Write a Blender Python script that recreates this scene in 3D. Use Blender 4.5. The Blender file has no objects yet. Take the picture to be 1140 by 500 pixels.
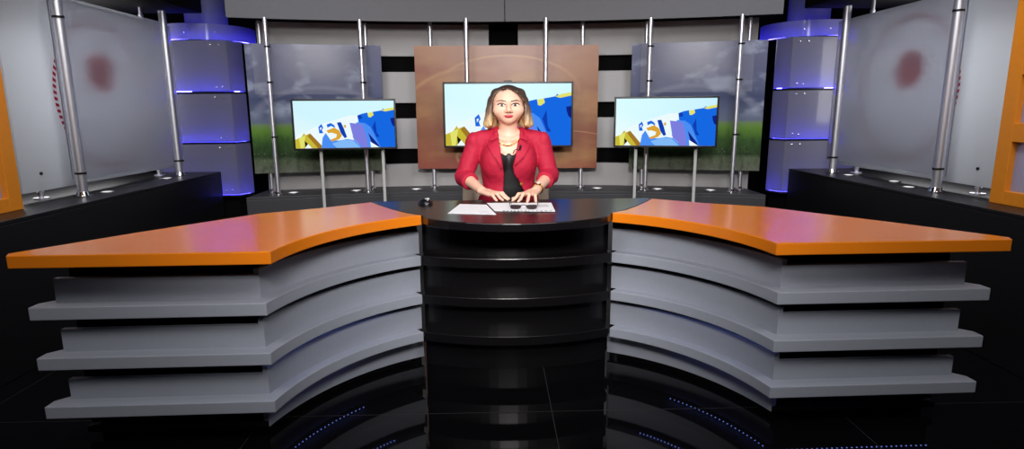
import bpy, bmesh, math, random
import numpy as np
from mathutils import Vector, Matrix
from mathutils.bvhtree import BVHTree

S = bpy.context.scene
COL = S.collection
PI = math.pi
random.seed(7)

# ------------------------------------------------------------------ camera
F, PITCH, YAW, ROLL, CX, CH = 664.0, .191, .0285, .006, -.107, 1.25
fw = Vector((math.sin(YAW) * math.cos(PITCH), math.cos(YAW) * math.cos(PITCH), -math.sin(PITCH)))
rt = Vector((math.cos(YAW), -math.sin(YAW), 0))
up = rt.cross(fw)
r2 = rt * math.cos(ROLL) - up * math.sin(ROLL)
u2 = up * math.cos(ROLL) + rt * math.sin(ROLL)
cd = bpy.data.cameras.new('camera'); cam = bpy.data.objects.new('camera', cd); COL.objects.link(cam)
cd.sensor_fit = 'HORIZONTAL'; cd.sensor_width = 36; cd.lens = F / 1140 * 36; cd.clip_start = .05
cam.matrix_world = Matrix(((r2.x, u2.x, -fw.x, CX), (r2.y, u2.y, -fw.y, 0), (r2.z, u2.z, -fw.z, CH), (0, 0, 0, 1)))
S.camera = cam

# ------------------------------------------------------------------ light and exposure
S.view_settings.view_transform = 'Standard'; S.view_settings.look = 'None'
S.view_settings.exposure = 0; S.view_settings.gamma = 1; S.view_settings.use_curve_mapping = False
S.cycles.use_denoising = True
S.cycles.max_bounces = 8; S.cycles.transparent_max_bounces = 12
w = bpy.data.worlds.new('studio_dark'); S.world = w; w.use_nodes = True
w.node_tree.nodes['Background'].inputs[0].default_value = (.5, .55, .75, 1)
w.node_tree.nodes['Background'].inputs[1].default_value = .014

def area(name, loc, target, sx, sy, power, col=(1, 1, 1), spread=180):
    l = bpy.data.lights.new(name, 'AREA'); l.shape = 'RECTANGLE'; l.size = sx; l.size_y = sy
    l.energy = power; l.color = col; l.spread = math.radians(spread)
    o = bpy.data.objects.new(name, l); COL.objects.link(o); o.location = loc
    o.rotation_euler = (Vector(target) - Vector(loc)).to_track_quat('-Z', 'Y').to_euler()
    return o
area('studio_key_light', (-1.5, .2, 3.1), (0, 3.6, 1.0), 1.2, .8, 21, (1, .97, .94), 120)
area('studio_fill_light', (1.5, .2, 3.1), (0, 3.6, 1.0), 1.2, .8, 21, (1, .97, .94), 120)
area('studio_top_light', (0, 1.6, 3.3), (0, 3.3, .4), 2.6, .6, 15, (.93, .95, 1), 140)
area('studio_face_light', (-.1, -.4, 2.3), (-.03, 3.3, 1.15), .6, .4, 16, (1, .96, .92), 60)
area('studio_side_light', (-1.3, 2.4, 3.3), (-2.75, 4.1, 1.3), .8, .5, 18, (.93, .95, 1), 110)
area('studio_wing_light', (1.3, 2.4, 3.3), (2.7, 4.0, 1.3), .8, .5, 18, (.93, .95, 1), 110)


area('added_backlight_left', (-3.2, 4.2, 1.5), (-2.7, 4.2, 1.5), 1.5, .8, 22, (1, .98, 1))  # unseen lamp added behind the left rear panel to brighten its print
area('added_backlight_right', (3.12, 3.95, 1.5), (2.6, 3.95, 1.5), 1.5, .8, 22, (1, .98, 1))  # same added backlight for the right rear panel, no fixture modelled

# ------------------------------------------------------------------ materials
def sv(c): return c / 12.92 if c <= .04045 else ((c + .055) / 1.055) ** 2.4
def rgb(r, g, b): return (sv(r / 255), sv(g / 255), sv(b / 255), 1)

def mat(name, col, rough=.5, metal=0, spec=.5, em=None, es=0, noise=.06, nscale=30, coat=0, bump=0, stretch=None):
    m = bpy.data.materials.new(name); m.use_nodes = True
    n = m.node_tree.nodes; L = m.node_tree.links; b = n['Principled BSDF']
    b.inputs['Roughness'].default_value = rough; b.inputs['Metallic'].default_value = metal
    b.inputs['Specular IOR Level'].default_value = spec; b.inputs['Coat Weight'].default_value = coat
    b.inputs['Coat Roughness'].default_value = .08
    b.inputs['Base Color'].default_value = col
    if noise:
        tc = n.new('ShaderNodeTexCoord'); nt = n.new('ShaderNodeTexNoise'); nt.inputs['Scale'].default_value = nscale
        nt.inputs['Detail'].default_value = 4
        mp = n.new('ShaderNodeMapping'); L.new(tc.outputs['Object'], mp.inputs[0]); L.new(mp.outputs[0], nt.inputs['Vector'])
        if stretch: mp.inputs['Scale'].default_value = stretch
        mx = n.new('ShaderNodeMix'); mx.data_type = 'RGBA'
        mx.inputs[6].default_value = tuple(c * (1 - noise) for c in col[:3]) + (1,)
        mx.inputs[7].default_value = tuple(min(1, c * (1 + noise)) for c in col[:3]) + (1,)
        L.new(nt.outputs[0], mx.inputs[0]); L.new(mx.outputs[2], b.inputs['Base Color'])
        if bump:
            bp = n.new('ShaderNodeBump'); bp.inputs['Strength'].default_value = bump; bp.inputs['Distance'].default_value = .002
            L.new(nt.outputs[0], bp.inputs['Height']); L.new(bp.outputs[0], b.inputs['Normal'])
    if em: b.inputs['Emission Color'].default_value = em; b.inputs['Emission Strength'].default_value = es
    return m

def emit(name, col, s=1.0):
    m = bpy.data.materials.new(name); m.use_nodes = True
    n = m.node_tree.nodes; n.clear(); e = n.new('ShaderNodeEmission'); o = n.new('ShaderNodeOutputMaterial')
    e.inputs[0].default_value = col; e.inputs[1].default_value = s
    m.node_tree.links.new(e.outputs[0], o.inputs[0]); return m

class NT:
    """small node-graph builder"""
    def __init__(s, name):
        s.m = bpy.data.materials.new(name); s.m.use_nodes = True
        s.n = s.m.node_tree.nodes; s.l = s.m.node_tree.links; s.b = s.n['Principled BSDF']
    def put(s, sock, v):
        if hasattr(v, 'is_linked') or hasattr(v, 'links'): s.l.new(v, sock)
        else: sock.default_value = v
    def math(s, op, a, b=0, c=0):
        q = s.n.new('ShaderNodeMath'); q.operation = op
        for i, v in enumerate((a, b, c)): s.put(q.inputs[i], v)
        return q.outputs[0]
    def step(s, v, lo, hi):
        q = s.n.new('ShaderNodeMapRange'); q.interpolation_type = 'SMOOTHSTEP'; s.put(q.inputs[0], v)
        q.inputs[1].default_value = lo; q.inputs[2].default_value = hi; return q.outputs[0]
    def mix(s, f, a, b):
        q = s.n.new('ShaderNodeMix'); q.data_type = 'RGBA'
        s.put(q.inputs[0], f); s.put(q.inputs[6], a); s.put(q.inputs[7], b); return q.outputs[2]
    def ramp(s, v, stops):
        q = s.n.new('ShaderNodeValToRGB'); e = q.color_ramp.elements
        while len(e) < len(stops): e.new(.5)
        for i, (p, c) in enumerate(stops): e[i].position = p; e[i].color = c
        s.put(q.inputs[0], v); return q.outputs[0]
    def coord(s, which='Generated'):
        q = s.n.new('ShaderNodeTexCoord'); x = s.n.new('ShaderNodeSeparateXYZ'); s.l.new(q.outputs[which], x.inputs[0])
        s.vec = q.outputs[which]; return x.outputs
    def noise(s, scale, detail=5, st=(1, 1, 1), off=(0, 0, 0)):
        mp = s.n.new('ShaderNodeMapping'); s.l.new(s.vec, mp.inputs[0]); mp.inputs['Scale'].default_value = st; mp.inputs['Location'].default_value = off
        q = s.n.new('ShaderNodeTexNoise'); q.inputs['Scale'].default_value = scale; q.inputs['Detail'].default_value = detail
        s.l.new(mp.outputs[0], q.inputs['Vector']); return q.outputs[0]

def landscape(name, mirror):
    t = NT(name); x, y, z = t.coord()
    if mirror: x = t.math('SUBTRACT', 1.0, x)
    sky = t.ramp(z, [(0, rgb(96, 100, 88)), (.10, rgb(84, 96, 72)), (.13, rgb(38, 58, 30)), (.24, rgb(50, 84, 34)), (.34, rgb(92, 132, 48)),
                     (.375, rgb(104, 130, 80)), (.40, rgb(96, 106, 128)), (.58, rgb(66, 74, 108)), (.63, rgb(84, 90, 120)), (1, rgb(104, 106, 132))])
    n1 = t.noise(3.2, 7, (1, 1, 1.6), (3 if mirror else 0, 0, 0))
    cl = t.step(n1, .50, .62)
    upm = t.step(z, .40, .5)
    col = t.mix(t.math('MULTIPLY', t.math('MULTIPLY', cl, upm), .6), sky, rgb(172, 182, 200))
    dark = t.math('MULTIPLY', t.step(t.noise(2.3, 4, (1, 1, 1.4), (9, 0, 4)), .5, .72), upm)
    col = t.mix(t.math('MULTIPLY', dark, .45), col, rgb(58, 64, 96))
    # glow behind the clouds
    dx = t.math('SUBTRACT', x, .52); dz = t.math('SUBTRACT', z, .93)
    rr = t.math('SQRT', t.math('ADD', t.math('MULTIPLY', dx, dx), t.math('MULTIPLY', t.math('MULTIPLY', dz, dz), 1.6)))
    g = t.math('SUBTRACT', 1.0, t.step(rr, 0, .38))
    col = t.mix(t.math('MULTIPLY', g, .55), col, rgb(200, 200, 206))
    # rainbow
    ex = t.math('DIVIDE', dx, .48); ez = t.math('DIVIDE', t.math('SUBTRACT', z, .42), .25)
    er = t.math('SQRT', t.math('ADD', t.math('MULTIPLY', ex, ex), t.math('MULTIPLY', ez, ez)))
    band = t.math('MULTIPLY', t.math('MULTIPLY', t.step(er, .88, .98), t.math('SUBTRACT', 1.0, t.step(er, 1.0, 1.12))), upm)
    col = t.mix(t.math('MULTIPLY', band, .2), col, rgb(180, 180, 200))
    # flowers and blades in the meadow
    sp = t.math('MULTIPLY', t.step(t.noise(70, 3, (1, 1, .8)), .58, .74), t.math('SUBTRACT', 1.0, t.step(z, .12, .3)))
    col = t.mix(t.math('MULTIPLY', sp, .55), col, rgb(150, 165, 130))
    gr = t.math('MULTIPLY', t.step(t.noise(26, 4, (1, 1, .5)), .45, .7), t.math('SUBTRACT', 1.0, t.step(z, .26, .37)))
    col = t.mix(t.math('MULTIPLY', gr, .45), col, rgb(26, 44, 22))
    t.l.new(col, t.b.inputs['Base Color']); t.b.inputs['Roughness'].default_value = .5; t.b.inputs['Specular IOR Level'].default_value = .2; return t.m

def swirl(name):
    t = NT(name); x, y, z = t.coord()
    col = t.ramp(z, [(0, rgb(140, 74, 56)), (.3, rgb(132, 80, 52)), (.6, rgb(146, 98, 66)), (1, rgb(160, 112, 90))])
    n = t.noise(2.2, 5, (1, 1, 2.2))
    col = t.mix(t.math('MULTIPLY', t.step(n, .42, .68), .6), col, rgb(176, 132, 84))
    n = t.noise(1.8, 4, (1.4, 1, 2), (4, 2, 1))
    col = t.mix(t.math('MULTIPLY', t.step(n, .5, .7), .6), col, rgb(138, 70, 60))
    for (cx_, cz, a, b, wd, st) in ((.5, .62, .40, .30, .05, .3), (.5, .18, .62, .52, .03, .35), (.72, .1, .5, .22, .03, .35), (.3, .2, .45, .62, .04, .25)):
        ex = t.math('DIVIDE', t.math('SUBTRACT', x, cx_), a); ez = t.math('DIVIDE', t.math('SUBTRACT', z, cz), b)
        er = t.math('SQRT', t.math('ADD', t.math('MULTIPLY', ex, ex), t.math('MULTIPLY', ez, ez)))
        band = t.math('SUBTRACT', 1.0, t.step(t.math('ABSOLUTE', t.math('SUBTRACT', er, 1.0)), 0, wd))
        band = t.math('MULTIPLY', band, t.step(t.noise(1.7, 2, (1, 1, 1), (cx_ * 9, 0, 0)), .4, .6))
        col = t.mix(t.math('MULTIPLY', band, st), col, rgb(216, 176, 120))
    t.l.new(col, t.b.inputs['Base Color']); t.b.inputs['Roughness'].default_value = .35; return t.m

def ring_print(name, cy, cz, by, bz):
    """white printed panel: striped red ring and a red centre, in object coordinates (y along the panel, z up)"""
    t = NT(name); x, y, z = t.coord('Object')
    dy = t.math('SUBTRACT', y, cy); dz = t.math('SUBTRACT', z, cz)
    r = t.math('SQRT', t.math('ADD', t.math('MULTIPLY', dy, dy), t.math('MULTIPLY', dz, dz)))
    ring = t.math('SUBTRACT', 1.0, t.step(t.math('ABSOLUTE', t.math('SUBTRACT', r, .47)), .012, .015))
    ang = t.math('ARCTAN2', dz, dy)
    st = t.math('SINE', t.math('ADD', t.math('MULTIPLY', ang, 80), t.math('MULTIPLY', r, 60)))
    col = t.mix(t.math('MULTIPLY', ring, t.step(st, -.25, .05)), rgb(205, 208, 212), rgb(150, 18, 48))
    ey = t.math('SUBTRACT', y, by); ez = t.math('SUBTRACT', z, bz)
    br = t.math('SQRT', t.math('ADD', t.math('MULTIPLY', ey, ey), t.math('MULTIPLY', t.math('MULTIPLY', ez, ez), 1.15)))
    br = t.math('ADD', br, t.math('MULTIPLY', t.math('SUBTRACT', t.noise(9, 3), .5), .09))
    col = t.mix(t.math('SUBTRACT', 1.0, t.step(br, .08, .17)), col, rgb(160, 12, 40))
    tr = t.n.new('ShaderNodeBsdfTranslucent'); ms = t.n.new('ShaderNodeMixShader'); ms.inputs[0].default_value = .45
    out = t.n['Material Output']; t.l.new(t.b.outputs[0], ms.inputs[1]); t.l.new(tr.outputs[0], ms.inputs[2]); t.l.new(ms.outputs[0], out.inputs[0])
    t.l.new(col, tr.inputs[0]); t.l.new(col, t.b.inputs['Base Color']); t.b.inputs['Roughness'].default_value = .5; return t.m

def frosted(name, diff, fr, tint=(1, 1, 1, 1), trans=0.0, rough=.4, gloss=.04):
    m = bpy.data.materials.new(name); m.use_nodes = True; n = m.node_tree.nodes; L = m.node_tree.links; n.clear()
    o = n.new('ShaderNodeOutputMaterial'); d = n.new('ShaderNodeBsdfDiffuse'); d.inputs[0].default_value = diff
    tl = n.new('ShaderNodeBsdfTranslucent'); tl.inputs[0].default_value = diff
    tp = n.new('ShaderNodeBsdfTransparent'); tp.inputs[0].default_value = tint
    gl = n.new('ShaderNodeBsdfGlossy'); gl.inputs['Roughness'].default_value = .12
    m1 = n.new('ShaderNodeMixShader'); m1.inputs[0].default_value = trans; L.new(d.outputs[0], m1.inputs[1]); L.new(tl.outputs[0], m1.inputs[2])
    m2 = n.new('ShaderNodeMixShader'); m2.inputs[0].default_value = fr; L.new(m1.outputs[0], m2.inputs[1])
    if rough:
        rf = n.new('ShaderNodeBsdfRefraction'); rf.inputs['IOR'].default_value = 1.25; rf.inputs['Roughness'].default_value = rough; rf.inputs[0].default_value = tint
        L.new(rf.outputs[0], m2.inputs[2])
    else: L.new(tp.outputs[0], m2.inputs[2])
    m3 = n.new('ShaderNodeMixShader'); m3.inputs[0].default_value = gloss; L.new(m2.outputs[0], m3.inputs[1]); L.new(gl.outputs[0], m3.inputs[2])
    L.new(m3.outputs[0], o.inputs[0]); return m

def floor_mat():
    t = NT('black_gloss_tile'); x, y, z = t.coord('Object')
    def line(v, off, per):
        q = t.math('ABSOLUTE', t.math('SUBTRACT', t.math('FRACT', t.math('DIVIDE', t.math('SUBTRACT', v, off), per)), .5))
        return t.math('GREATER_THAN', q, .5 - .0016 / per)
    ln = t.math('MAXIMUM', line(x, .122, 1.2), line(y, 2.31, 1.2))
    t.l.new(t.mix(ln, rgb(9, 9, 11), rgb(46, 44, 44)), t.b.inputs['Base Color'])
    t.l.new(t.math('ADD', t.math('MULTIPLY', ln, .4), t.math('MULTIPLY_ADD', t.noise(5, 4), .02, .02)), t.b.inputs['Roughness'])
    t.b.inputs['Specular IOR Level'].default_value = .22
    return t.m

def hair_mat():
    t = NT('ombre_hair'); x, y, z = t.coord('Object')
    n = t.noise(60, 4, (1.6, 1.2, .10))
    h = t.math('ADD', z, t.math('MULTIPLY', t.math('SUBTRACT', n, .5), .09))
    col = t.ramp(t.math('DIVIDE', t.math('SUBTRACT', h, 1.15), .25), [(0, rgb(206, 176, 130)), (.14, rgb(176, 144, 104)), (.36, rgb(104, 80, 64)), (.8, rgb(64, 49, 43)), (1, rgb(56, 43, 38))])
    col = t.mix(t.math('MULTIPLY', t.step(n, .5, .75), .45), col, rgb(50, 36, 30))
    t.l.new(col, t.b.inputs['Base Color']); t.b.inputs['Roughness'].default_value = .42
    bp = t.n.new('ShaderNodeBump'); bp.inputs['Strength'].default_value = .5; bp.inputs['Distance'].default_value = .004
    t.l.new(n, bp.inputs['Height']); t.l.new(bp.outputs[0], t.b.inputs['Normal']); return t.m

M = {
 'floor': floor_mat(),
 'black': mat('matte_black', rgb(7, 7, 8), .8, spec=.06),
 'stage': mat('black_laminate', rgb(22, 22, 24), .36, spec=.3, nscale=60),
 'stage_grey': mat('charcoal_laminate', rgb(58, 58, 62), .45, spec=.3, nscale=60),
 'soffit': mat('grey_fascia_board', rgb(86, 86, 92), .55),
 'plank': mat('light_grey_board', rgb(172, 170, 172), .6, nscale=8),
 'dark_wall': mat('dark_drape', rgb(9, 9, 11), .9, spec=.1),
 'orange': mat('orange_lacquer', rgb(226, 124, 24), .2, spec=.42, coat=0, nscale=8, noise=.03),
 'orange_frame': mat('orange_paint', rgb(226, 136, 26), .4),
 'grey': mat('grey_laminate', rgb(152, 157, 170), .5, nscale=40, noise=.04),
 'desk_black': mat('black_gloss_laminate', rgb(16, 15, 17), .26, spec=.4, nscale=50),
 'steel': mat('brushed_steel', rgb(236, 236, 244), .42, metal=1, nscale=60, stretch=(1, 1, .05)),
 'chrome': mat('chrome', rgb(225, 225, 230), .12, metal=1, noise=0),
 'alu': mat('painted_aluminium', rgb(176, 178, 176), .45),
 'bezel': mat('black_plastic', rgb(12, 12, 20), .3),
 'core': mat('grey_column_paint', rgb(84, 84, 94), .6),
 'plate': frosted('frosted_acrylic', (.34, .34, .37, 1), .05, (.9, .9, 1, 1), .62, 0, .03),
 'sideglass': frosted('frosted_side_glass', (.44, .44, .49, 1), .76, (.97, .97, 1, 1), .35, .42, .02),
 'clearglass': frosted('hazy_clear_glass', (.50, .50, .58, 1), .90, (1, 1, 1, 1), .2, 0, .0),
 'pane': frosted('lilac_pane', (.50, .47, .62, 1), .15, (1, 1, 1, 1), .4, 0, .05),
 'led': emit('blue_led', (.055, .045, 1, 1), 60),
 'dot': emit('blue_white_led_dot', (.22, .30, 1, 1), 10),
 'spot': emit('uplight_lens', (1, .98, .95, 1), 1.2),
 'paper': mat('white_paper', rgb(238, 238, 242), .7, noise=.02),
 'ink': mat('grey_ink', rgb(70, 70, 80), .8),
 'red_ink': mat('pale_ink', rgb(190, 190, 200), .8),
 'lens': mat('dark_red_lens', rgb(34, 16, 24), .08),
 'beige': mat('beige_leather', rgb(190, 170, 152), .55, nscale=80, bump=.2),
 'skin': mat('skin', rgb(232, 184, 160), .5, nscale=40, noise=.04),
 'jacket': mat('crimson_fabric', rgb(176, 14, 52), .75, nscale=120, bump=.25, noise=.08),
 'top': mat('black_satin', rgb(14, 13, 16), .5),
 'trouser': mat('black_fabric', rgb(20, 20, 24), .8),
 'hair': hair_mat(),
 'lip': mat('red_lipstick', rgb(186, 22, 46), .35),
 'brow': mat('brown_brow', rgb(70, 48, 40), .8),
 'lash': mat('dark_lash', rgb(38, 26, 24), .7),
 'eyeshadow': mat('taupe_eyeshadow', rgb(140, 96, 82), .7),
 'eyewhite': mat('eye_white', rgb(225, 220, 216), .3),
 'iris': mat('brown_iris', rgb(52, 34, 26), .2),
 'gold': mat('gold', rgb(224, 180, 96), .25, metal=1, noise=0),
 'pearl': mat('pearl', rgb(240, 236, 230), .2),
}
M['led'].cycles.emission_sampling = 'FRONT_BACK'
M['dot'].cycles.emission_sampling = 'FRONT_BACK'

# ------------------------------------------------------------------ object helpers
def tag(o, label, cat, group=None):
    o['label'] = label; o['category'] = cat
    if group: o['group'] = group
    return o
def thing(name, label, cat, loc=(0, 0, 0), rotz=0, group=None):
    o = bpy.data.objects.new(name, None); COL.objects.link(o); o.location = loc; o.rotation_euler = (0, 0, rotz)
    o.empty_display_size = .05
    return tag(o, label, cat, group)
def link(name, me, m, parent=None, smooth=False, bevel=0, off=None):
    if off is not None: me.transform(Matrix.Translation(-Vector(off)))
    for q in (m if isinstance(m, (list, tuple)) else [m]): me.materials.append(q)
    if smooth:
        for p in me.polygons: p.use_smooth = True
    o = bpy.data.objects.new(name, me); COL.objects.link(o)
    if parent is not None: o.parent = parent
    elif off is not None: o.location = off
    if bevel:
        b = o.modifiers.new('edge', 'BEVEL'); b.width = bevel; b.segments = 2; b.limit_method = 'ANGLE'; b.angle_limit = .7
    return o
def obj(name, bm, m, parent=None, smooth=False, bevel=0, off=None):
    bmesh.ops.recalc_face_normals(bm, faces=bm.faces[:])
    me = bpy.data.meshes.new(name); bm.to_mesh(me); bm.free()
    o = link(name, me, m, parent, False, bevel, off)
    if smooth:
        for p in me.polygons: p.use_smooth = True
        me.set_sharp_from_angle(angle=.6)
    return o
def struct(name, bm, m, parent=None, **k):
    o = obj(name, bm, m, parent, **k); o['kind'] = 'structure'; return o
def BM(): return bmesh.new()
def box(bm, c, s, rz=0, mi=0):
    r = bmesh.ops.create_cube(bm, size=1)
    bmesh.ops.transform(bm, matrix=Matrix.Translation(c) @ Matrix.Rotation(rz, 4, 'Z') @ Matrix.Diagonal((*s, 1)), verts=r['verts'])
    if mi:
        for f in {f for v in r['verts'] for f in v.link_faces}: f.material_index = mi
    return bm
def cyl(bm, p0, p1, r0, r1=None, seg=20, cap=True):
    p0, p1 = Vector(p0), Vector(p1); d = p1 - p0
    r = bmesh.ops.create_cone(bm, cap_ends=cap, segments=seg, radius1=r0, radius2=r0 if r1 is None else r1, depth=d.length)
    bmesh.ops.transform(bm, matrix=Matrix.Translation((p0 + p1) / 2) @ d.to_track_quat('Z', 'Y').to_matrix().to_4x4(), verts=r['verts'])
    return bm
def ball(bm, c, r, seg=16, sc=(1, 1, 1)):
    q = bmesh.ops.create_uvsphere(bm, u_segments=seg, v_segments=seg // 2 + 2, radius=r)
    bmesh.ops.transform(bm, matrix=Matrix.Translation(c) @ Matrix.Diagonal((*sc, 1)), verts=q['verts']); return bm
def prism(bm, pts, z0, z1):
    a = [bm.verts.new((x, y, z0)) for x, y in pts]; b = [bm.verts.new((x, y, z1)) for x, y in pts]
    n = len(pts)
    bm.faces.new(a[::-1]); bm.faces.new(b)
    for i in range(n): bm.faces.new((a[i], a[(i + 1) % n], b[(i + 1) % n], b[i]))
    return bm
def prism_y(bm, pts, y0, y1):
    """polygon in x,z pushed along y"""
    a = [bm.verts.new((x, y0, z)) for x, z in pts]; b = [bm.verts.new((x, y1, z)) for x, z in pts]
    n = len(pts); bm.faces.new(a); bm.faces.new(b[::-1])
    for i in range(n): bm.faces.new((a[i], a[(i + 1) % n], b[(i + 1) % n], b[i]))
    return bm
def band(bm, path, th, z0, z1):
    """vertical strip of thickness th behind a plan polyline (closed solid, quads)"""
    n = len(path); nor = []
    for i in range(n):
        a = Vector(path[max(i - 1, 0)]); b = Vector(path[min(i + 1, n - 1)]); d = (b - a).normalized(); nor.append(Vector((-d.y, d.x)))
    R = []
    for i in range(n):
        p = Vector(path[i]); q = p + nor[i] * th
        R.append([bm.verts.new((p.x, p.y, z0)), bm.verts.new((q.x, q.y, z0)), bm.verts.new((q.x, q.y, z1)), bm.verts.new((p.x, p.y, z1))])
    for i in range(n - 1):
        for k in range(4): bm.faces.new((R[i][k], R[i + 1][k], R[i + 1][(k + 1) % 4], R[i][(k + 1) % 4]))
    bm.faces.new(R[0]); bm.faces.new(R[-1][::-1]); return bm
def tube(bm, pts, r, seg=8):
    pts = [Vector(p) for p in pts]; rings = []
    for i, p in enumerate(pts):
        d = (pts[min(i + 1, len(pts) - 1)] - pts[max(i - 1, 0)]).normalized()
        q = d.to_track_quat('Z', 'Y'); rr = r[i] if isinstance(r, (list, tuple)) else r
        rings.append([bm.verts.new(p + q @ Vector((math.cos(t) * rr, math.sin(t) * rr, 0))) for t in [2 * PI * k / seg for k in range(seg)]])
    for a, b in zip(rings, rings[1:]):
        for k in range(seg): bm.faces.new((a[k], a[(k + 1) % seg], b[(k + 1) % seg], b[k]))
    bm.faces.new(rings[0][::-1]); bm.faces.new(rings[-1]); return bm
def dup(root, loc, rotz, label=None, group=None):
    r = root.copy(); COL.objects.link(r); r.location = loc; r.rotation_euler = (0, 0, rotz)
    if label: r['label'] = label
    if group: r['group'] = group
    for ch in list(root.children):
        c = ch.copy(); COL.objects.link(c); c.parent = r
        for g in list(ch.children):
            d = g.copy(); COL.objects.link(d); d.parent = c
    return r
def part_copy(o, loc, parent):
    c = o.copy(); COL.objects.link(c); c.parent = parent; c.location = loc; return c

def Yp(X): return 4.782 - .035 * X - .075 * X * X            # front edge of the curved rear stage
def slope(X): return math.atan(-.035 - .15 * X)
def curve(x0, x1, off, n=24): return [(x0 + (x1 - x0) * i / n, Yp(x0 + (x1 - x0) * i / n) + off) for i in range(n + 1)]

# ------------------------------------------------------------------ the setting
struct('floor', box(BM(), (0, 1.5, -.05), (8, 12, .1)), M['floor'])
struct('ceiling', box(BM(), (0, 1.5, 3.75), (8, 12, .1)), M['dark_wall'])
struct('wall_left', box(BM(), (-3.45, 1.5, 1.85), (.1, 12, 3.7)), M['dark_wall'])
struct('wall_right', box(BM(), (3.45, 1.5, 1.85), (.1, 12, 3.7)), M['dark_wall'])
wb = struct('wall_back', box(BM(), (0, 6.5, 1.85), (7, .1, 3.7)), M['dark_wall'])
struct('backing_board', band(BM(), curve(-1.99, 1.99, .466, 30), .03, 0, 3.6), M['black'], wb)
for z0, z1 in ((.535, .792), (.922, 1.178), (1.307, 1.562), (1.688, 1.945)):
    if z1 < 1.9: struct('plank', band(BM(), curve(-1.98, 1.98, .42, 30), .045, z0, z1), M['plank'], wb, bevel=.003)
    else:
        for a, b in ((-1.98, -.145), (.10, 1.98)): struct('plank', band(BM(), curve(a, b, .42, 16), .045, z0, z1), M['plank'], wb, bevel=.003)
# soffit over the rear stage, a fascia in two boards with a seam
tr = struct('trim_1', band(BM(), curve(-2.04, 1.99, .09, 24), .40, 1.945, 2.55), M['black'])
for a, b in ((-2.05, -.018), (-.012, 2.0)): struct('fascia_board', band(BM(), curve(a, b, .07, 16), .02, 1.92, 2.56), M['soffit'], tr)
struct('trim_2', box(BM(), (-2.93, 3.35, 2.2), (.98, 3.5, .36)), M['black'], bevel=.01)
struct('trim_3', box(BM(), (2.88, 3.2, 2.2), (1.04, 3.4, .36)), M['black'], bevel=.01)

# ------------------------------------------------------------------ stage platforms
def platform(name, label, pts, z, m, cap_m):
    c = (sum(p[0] for p in pts) / len(pts), sum(p[1] for p in pts) / len(pts), 0)
    t = thing(name, label, 'platform', c)
    obj('body', prism(BM(), pts, 0, z - .02), m, t, bevel=.004, off=c)
    obj('top_board', prism(BM(), pts, z - .02, z), cap_m, t, bevel=.003, off=c)
platform('stage_platform', 'low curved charcoal platform along the grey plank wall', curve(-2.0, 1.95, 0, 30) + curve(-2.0, 1.95, .415, 30)[::-1], .6, M['stage_grey'], M['stage_grey'])
platform('stage_platform', 'long black platform under the frosted panel on the left', [(-3.38, .9), (-2.40, .9), (-2.40, 5.06), (-3.38, 5.06)], .75, M['stage'], M['stage'])
platform('stage_platform', 'long black platform under the frosted panel on the right', [(2.345, .9), (3.38, .9), (3.38, 4.90), (2.345, 4.90)], .75, M['stage'], M['stage'])

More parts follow.
